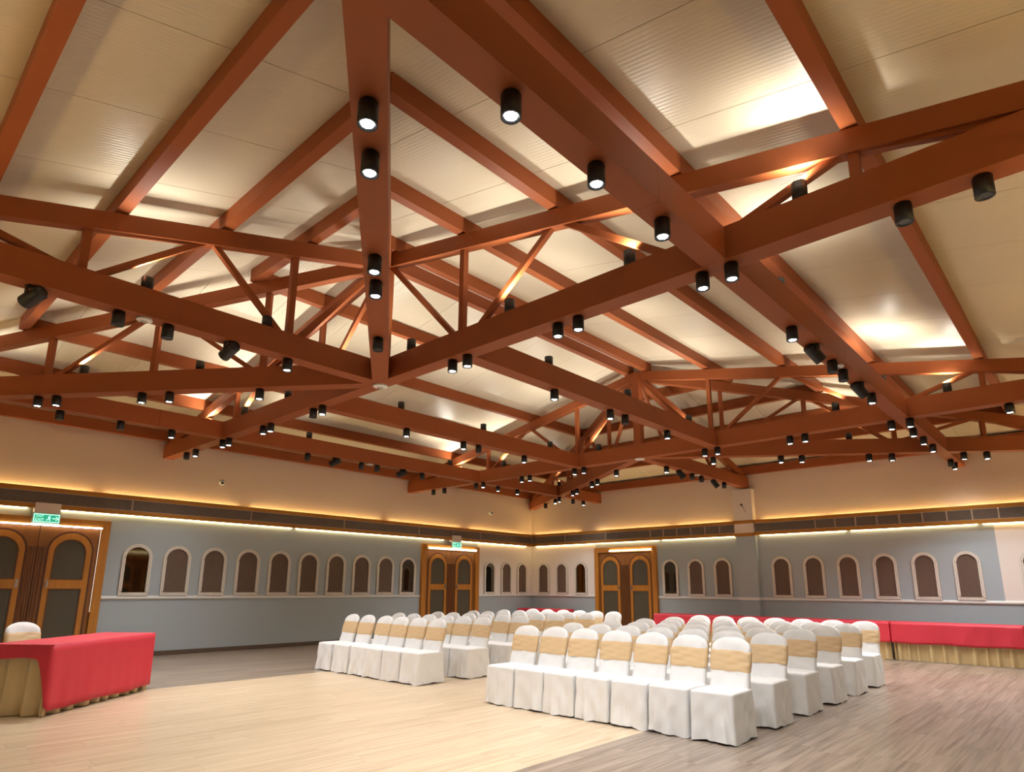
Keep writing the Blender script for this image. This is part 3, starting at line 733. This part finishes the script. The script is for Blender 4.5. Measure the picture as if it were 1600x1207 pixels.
def exit_sign(x, z, w, h, label):
    root = put('exit_sign', None, None, (x, WW-0.16, z)); tag(root, label, 'exit sign', 'green exit signs')
    put('box', MB().box(-w/2, w/2, -0.03, 0.03, -h/2, h/2).mesh('box', 'metal'), root)
    put('face', MB().box(-w/2+.012, w/2-.012, -0.034, -0.029, -h/2+.012, h/2-.012).mesh('face', 'signgreen'), root)
    fr = [(-w/2+.018, -h/2+.018), (w/2-.018, -h/2+.018), (w/2-.018, h/2-.018), (-w/2+.018, h/2-.018)]
    fi = [(a*(1-.012/abs(a)*1.2), b*(1-.012/abs(b)*1.2)) for a, b in fr]
    put('border', fix_normals(MB().ring(fi, fr, 1, -0.036, -0.034).mesh('border', 'signtext')), root)
    rx = (math.pi/2, 0, 0)
    put('lettering', text_mesh('EXIT', h*0.36, 'signtext'), root, (-w*0.24, -0.035, -h*0.17), rx)
    put('lettering', text_mesh('EXIT', h*0.30, 'signtext'), root, (-w*0.24, -0.035, h*0.17), rx)
    # running figure and arrow
    s = h*0.30; q = MB()
    def bar2(x0, z0, x1, z1, t): q.bar((x0*s, -0.0355, z0*s), (x1*s, -0.0355, z1*s), t*s, 0.001, (0, 1, 0))
    bar2(.1, .55, -.05, -.05, .34); bar2(-.05, -.05, .35, -.35, .22); bar2(.35, -.35, .25, -.85, .2); bar2(-.05, -.05, -.35, -.5, .22); bar2(-.35, -.5, -.8, -.55, .2)
    bar2(.1, .45, .5, .1, .17); bar2(.1, .45, -.35, .3, .17); bar2(.15, .72, .22, .98, .3)
    put('running_figure', fix_normals(q.mesh('running_figure', 'signtext')), root, (w*0.08, 0, 0))
    q = MB(); q.prism([(-.8*s, -.13*s), (.1*s, -.13*s), (.1*s, .13*s), (-.8*s, .13*s)], 1, -0.036, -0.034); q.prism([(0.0, -.6*s), (.35*s, -.6*s), (.9*s, 0), (.35*s, .6*s), (0.0, .6*s), (.5*s, 0)], 1, -0.036, -0.034)
    put('arrow', fix_normals(q.mesh('arrow', 'signtext')), root, (w*0.31, 0, 0))
    put('bracket', MB().box(-w/2+.02, w/2-.02, -0.03, 0.12, h/2, h/2+0.19).mesh('bracket', 'pilaster'), root)
exit_sign(-2.02, 2.62, 0.44, 0.19, 'green exit sign with arrow above the leftmost door')
exit_sign(8.33, 2.665, 0.40, 0.19, 'green exit sign above the door near the corner')

# ------------------------------------------------------------------ chairs
def rrect(hx, hy, r, n):
    """n points round a rounded rectangle, evenly by arc length, counter-clockwise"""
    pts = []; q = n//4
    for c, (sx, sy, a0) in enumerate(((1, 1, 0), (-1, 1, 90), (-1, -1, 180), (1, -1, 270))):
        for i in range(6):
            a = math.radians(a0+90*i/5); pts.append((sx*(hx-r)+r*math.cos(a), sy*(hy-r)+r*math.sin(a)))
    P = pts+[pts[0]]; seg = [math.dist(P[i], P[i+1]) for i in range(len(pts))]; T = sum(seg); out = []
    acc = 0; j = 0
    for k in range(n):
        t = T*k/n
        while acc+seg[j] < t: acc += seg[j]; j += 1
        f = (t-acc)/max(seg[j], 1e-9); out.append((P[j][0]+(P[j+1][0]-P[j][0])*f, P[j][1]+(P[j+1][1]-P[j][1])*f))
    return out
def back_section(z, grow=0.0, wr=None, k=0):
    zb, zt, zs = 0.40, 0.925, 0.80
    x = 0.195+0.135*(z-zb)/(zt-zb)
    hw = 0.210-0.012*(1-(z-zb)/(zt-zb))
    if z > zs: hw *= max(0.03, (1-((z-zs)/(zt-zs+0.001))**2.3))**0.5
    th = 0.030 if z < zs else 0.030*max(0.12, 1-((z-zs)/(zt-zs))**3)
    pts = []
    for (px, py) in rrect(th+grow, hw+grow, min(th+grow, hw+grow)*0.9, 36):
        d = wr(px, py, z) if wr else 0
        pts.append((x+px+(d if px > 0 else -d)*0.6+0.02*math.cos(py*7)-0.02, py, z))
    return pts
def make_chair(seed):
    r = random.Random(seed); ph = [r.random()*6.28 for _ in range(12)]
    N = 96; rows = []
    hs = [0.004, 0.03, 0.07, 0.11, 0.15, 0.19, 0.23, 0.27, 0.31, 0.35, 0.385, 0.41, 0.428, 0.438]
    for z in hs:
        t = 1-z/0.44; e = min(1, max(0, t))
        base = rrect(0.238+0.030*e, 0.215+0.005*e, 0.022, N); row = []
        for (x, y_) in base:
            a = math.atan2(y_, x); n = Vector((x, y_)).normalized()
            corner = math.exp(-((abs(abs(a)-0.76))/0.16)**2)+math.exp(-((abs(abs(a)-2.38))/0.16)**2)
            w = 0.010*math.sin(6*a+ph[0]+1.5*z)+0.008*math.sin(13*a+ph[1])+0.005*math.sin(23*a+ph[2]+6*z)
            crease = (0.008*math.sin(5*a+18*z+ph[3])+0.005*math.sin(9*a-26*z+ph[4]))*e*(1-e)*4
            drape = 0.006*math.sin(26*(abs(y_-0.12*math.sin(ph[5]))*0.9+z*(0.5+0.4*math.sin(ph[6])))+ph[3]+2*math.sin(9*y_+ph[7]))*min(1, 3*e)*(0.3+e)
            f = drape*(1.0 if abs(y_) < 0.19 else 0.2)+e**1.3*w*(0.5 if abs(y_) > 0.2 else 1.5)+crease*0.6+0.010*corner*e*(0.6+0.6*math.sin(9*a+ph[4]))
            if abs(y_) > 0.19: f = min(f, 0.003)
            row.append((x+n.x*f, y_+n.y*f, z+((0.008*math.sin(3*a+ph[5])+0.005*math.sin(8*a+ph[6])+0.010)*(1 if z < 0.01 else 0.6) if z < 0.05 else 0)))
        rows.append(row)
    top = rrect(0.238, 0.215, 0.028, N)
    for sc, z in ((0.97, 0.449), (0.88, 0.456), (0.6, 0.462), (0.25, 0.464), (0.02, 0.464)):
        rows.append([(x*sc, y_*sc, z+(0.003*math.sin(9*x*10+ph[6])*math.sin(7*y_*9+ph[7]) if 0.2 < sc < 0.9 else 0)) for x, y_ in top])
    seat = fix_normals(MB().rows(rows, cap1=True).mesh('seat_cover', 'cloth', smooth=True))
    wr = lambda px, py, z: 0.004*math.sin(40*py+22*z+ph[8])+0.004*math.sin(18*py-30*z+ph[9])
    zs = [0.40, 0.44, 0.48, 0.52, 0.56, 0.60, 0.66, 0.72, 0.77, 0.80, 0.825, 0.85, 0.87, 0.89, 0.905, 0.915, 0.922, 0.925]
    brow = [back_section(z, 0.010*max(0, 1-(z-0.40)/0.2), wr) for z in zs]
    back = fix_normals(MB().rows(brow, cap0=True, cap1=True).mesh('backrest_cover', 'cloth', smooth=True))
    lo, hi = 0.600+0.012*(r.random()-.5), 0.800+0.014*(r.random()-.5)
    sk = (r.random()-0.5)*0.09
    srows = []; sg = (r.random()-.5)*0.3
    for k in range(15):
        t = k/14; z = lo+(hi-lo)*t; g = 0.006+0.004*math.sin(t*math.pi)
        if k in (0, 14): g = 0.002
        w2 = lambda px, py, z: (0.004*math.sin(70*z+26*py+ph[10])+0.003*math.sin(110*z-17*py+ph[11]))*(0.25+abs(py-sg)*3)
        srows.append([(x, y_, z_+sk*y_*0.5) for x, y_, z_ in back_section(z, g, w2)])
    inner = [[(x, y_, z_) for x, y_, z_ in back_section(z, 0.001)] for z in (hi, lo)]
    sash = fix_normals(MB().rows(srows).mesh('sash', 'sash', smooth=True))
    return seat, back, sash
CH = [make_chair(s) for s in range(8)]
def chair(x, y, rz, label, group, sash=True, v=None, facing=0):
    v = CH[rnd.randrange(len(CH))] if v is None else CH[v]
    root = empty('banquet_chair', (x, y, 0), rz); tag(root, label, 'chair', group)
    put('seat_cover', v[0], root); put('backrest_cover', v[1], root)
    if sash: put('sash', v[2], root)
ROWN = ['front row', 'second row', 'third row', 'fourth row', 'fifth row', 'back row']
for rr in range(6):
    for k in range(7):
        x = 1.395+0.976*rr+(rnd.random()-.5)*0.02; y_ = -0.95-0.464*(k+0.5)+(rnd.random()-.5)*0.004
        chair(x, y_, (rnd.random()-.5)*0.03, 'white covered chair with tan sash, %s of right block, %s from the aisle' % (ROWN[rr], ORD[k]), 'chairs of the right block')
    for k in range(6):
        ns = (rr == 5 and k == 0)
        x = 1.665+0.98*rr+(rnd.random()-.5)*0.03; y_ = 0.70+0.455*(k+0.5)+(rnd.random()-.5)*0.004
        if rr == 0 and k >= 4: y_ += 0.03*(k-3)
        chair(x, y_, (rnd.random()-.5)*0.03, 'white covered chair %s, %s of left block, %s from the aisle' % ('without sash' if ns else 'with tan sash', ROWN[rr], ORD[k]), 'chairs of the left block', not ns)

# ------------------------------------------------------------------ tables
def cloth_panel(mb, p0, p1, ztop, zbot, out, seed, nx=40, nz=8, wave=0.012, flare=0.03, roundtop=0.012):
    r = random.Random(seed); ph = [r.random()*6.28 for _ in range(6)]
    p0 = Vector((*p0, 0)); p1 = Vector((*p1, 0)); o = Vector((*out, 0)); L = (p1-p0).length; rows = []
    for j in range(nz+1):
        t = j/nz; row = []
        for i in range(nx+1):
            s = i/nx; p = p0.lerp(p1, s); d = s*L
            f = t**0.8*(wave*(math.sin(d*9+ph[0])+0.6*math.sin(d*17+ph[1])+0.4*math.sin(d*31+ph[2]))+wave*1.5)+flare*t
            zb = zbot+0.008*math.sin(d*7+ph[3])
            if j == 0: f = -roundtop*0.3
            q = p+o*f; row.append((q.x, q.y, ztop+(zb-ztop)*t))
        rows.append(row)
    mb.rows(rows, closed=False)
def skirt_mesh(mb, p0, p1, ztop, out, seed, amp=0.036, per=0.21):
    r = random.Random(seed); ph = r.random()*6
    p0 = Vector((*p0, 0)); p1 = Vector((*p1, 0)); o = Vector((*out, 0)); L = (p1-p0).length; n = max(8, int(L/0.011)); rows = []
    for j in range(6):
        t = j/5; row = []
        for i in range(n+1):
            d = L*i/n; a = 2*math.pi*d/per+1.1*math.sin(d*4.1+ph)+0.7*math.sin(d*9.7+ph*2)
            f = amp*(0.45+0.75*t)*(math.sin(a)+0.3*math.sin(2*a+ph))+0.012*t-0.9*amp
            q = p0.lerp(p1, i/n)+o*f; row.append((q.x, q.y, ztop*(1-t)+0.006*t))
        rows.append(row)
    mb.rows(rows, closed=False)
def table(cx, cy, rz, L, D, drops, lab_t, lab_c, group, seed, skirts=('f', 'l', 'r', 'b')):
    """local frame: front edge at y=-D/2 facing -y, length along x. drops: cloth drop for f, b, l, r"""
    H = 0.755
    root = empty('banquet_table', (cx, cy, 0), rz); tag(root, lab_t, 'table', group)
    put('tabletop', MB().box(-L/2, L/2, -D/2, D/2, H-0.03, H-0.004).mesh('tabletop', 'tablewood'), root)
    for sx in (-1, 1):
        for sy in (-1, 1):
            x0, y0 = sx*(L/2-0.1), sy*(D/2-0.1); put('leg', MB().box(x0-.02, x0+.02, y0-.02, y0+.02, 0, H-0.03).mesh('leg', 'metal'), root)
    E4 = {'f': ((-L/2-0.028, -D/2), (L/2+0.028, -D/2), (0, -1)), 'r': ((L/2, -D/2), (L/2, D/2), (1, 0)), 'b': ((L/2, D/2), (-L/2, D/2), (0, 1)), 'l': ((-L/2, D/2), (-L/2, -D/2), (-1, 0))}
    for k in skirts:
        mb = MB(); skirt_mesh(mb, *E4[k][:2], H-0.03, E4[k][2], seed+ord(k), 0.034 if k in 'fb' or seed == 5 else 0.008); put('skirt', fix_normals(mb.mesh('skirt', 'gold', smooth=True)), root)
    cl = MB()
    o = 0.045
    F4 = {'f': ((-L/2-o, -D/2-o), (L/2+o, -D/2-o)), 'r': ((L/2+o, -D/2-o), (L/2+o, D/2+o)), 'b': ((L/2+o, D/2+o), (-L/2-o, D/2+o)), 'l': ((-L/2-o, D/2+o), (-L/2-o, -D/2-o))}
    n = 24; rows = []
    for j in range(n+1):
        yy = (-D/2-o)+(D+2*o)*j/n
        rows.append([((-L/2-o)+(L+2*o)*i/40, yy, H+0.002+0.0015*math.sin(i*1.3+seed)*math.sin(j*0.9+seed)) for i in range(41)])
    cl.rows(rows, closed=False)
    # one continuous hanging drop round the edge; the longest drop wraps the corners and tapers off
    r = random.Random(seed); ph = [r.random()*6.28 for _ in range(8)]
    per = rrect(L/2+o, D/2+o, 0.012, int((2*L+2*D)/0.03)); wl = 0.16; rows = []
    def drop_at(x, y_):
        on = min((abs(y_+D/2+o), 'f'), (abs(y_-D/2-o), 'b'), (abs(x+L/2+o), 'l'), (abs(x-L/2-o), 'r'))[1]
        d = drops[on]
        if on in 'lr':
            c = y_+D/2+o; d += (drops['f']-d)*max(0, 1-c/wl)**1.4 if drops['f'] > d else 0
        return d, on
    for j in range(10):
        t = j/9; row = []
        for x, y_ in per:
            d, on = drop_at(x, y_); w = x if on in 'fb' else y_*1.7+3
            f = t**0.8*(0.009*math.sin(w*8+ph[0])+0.006*math.sin(w*17+ph[1]+2*t)+0.003*math.sin(w*33+ph[2]))*(min(1, d/0.4)) + 0.018*t
            if on in 'lr': f = 0.004*t+0.3*max(-.004, min(.004, f))
            nx, ny = {'f': (0, -1), 'b': (0, 1), 'l': (-1, 0), 'r': (1, 0)}[on]
            row.append((x+nx*f, y_+ny*f, H+0.002-(d+0.008*math.sin(w*6+ph[3]))*t))
        rows.append(row)
    cl.rows(rows)
    me = cl.mesh('tablecloth', 'red', smooth=True); me = fix_normals(me)
    c = put('tablecloth', me, None, (cx, cy, 0), (0, 0, rz)); tag(c, lab_c, 'tablecloth', 'red tablecloths')
    sm = c.modifiers.new('thick', 'SOLIDIFY'); sm.thickness = 0.003
# the presenter's table at the left: front edge from (-2.87,1.75) to (-1.35,3.10)
pA, pB = Vector((-2.90, 1.76)), Vector((-1.36, 3.09)); dv = (pB-pA).normalized(); nb = Vector((-dv.y, dv.x)); ang = math.atan2(dv.y, dv.x)
cc = (pA+pB)/2+nb*0.38
table(cc.x, cc.y, ang, 1.86, 0.66, {'f': 0.69, 'b': 0.16, 'l': 0.15, 'r': 0.22}, 'skirted table with gold pleats at the left edge of the room', 'red tablecloth hanging almost to the floor on the left table', 'skirted tables', 5)
q = pA+dv*1.20+nb*1.13
chair(q.x, q.y, ang+math.pi/2-0.4, 'white covered chair behind the red table at the left edge', 'chair at the presenter table', True, 2)
# serving tables along the far wall
tl = 1.83
for i in range(4):
    tw = tl if i < 3 else 2.20
    cy_ = 2.12-tw/2-i*(tl+0.02)
    table(10.88, cy_, -math.pi/2, tw-0.085, 0.60, {'f': 0.41, 'b': 0.3, 'l': 0.34, 'r': 0.34},
          'gold skirted serving table along the far wall, %s from the far door' % ORD[i], 'red cloth on the far wall serving table %s from the far door' % ORD[i], 'skirted tables', 11+i, ('f', 'l', 'r'))
table(11.35, 6.55, -math.pi/2, 1.74, 0.60, {'f': 0.40, 'b': 0.3, 'l': 0.3, 'r': 0.3}, 'skirted table standing in the far corner of the hall', 'dark red cloth on the table in the far corner', 'skirted tables', 31, ('f', 'l', 'r'))
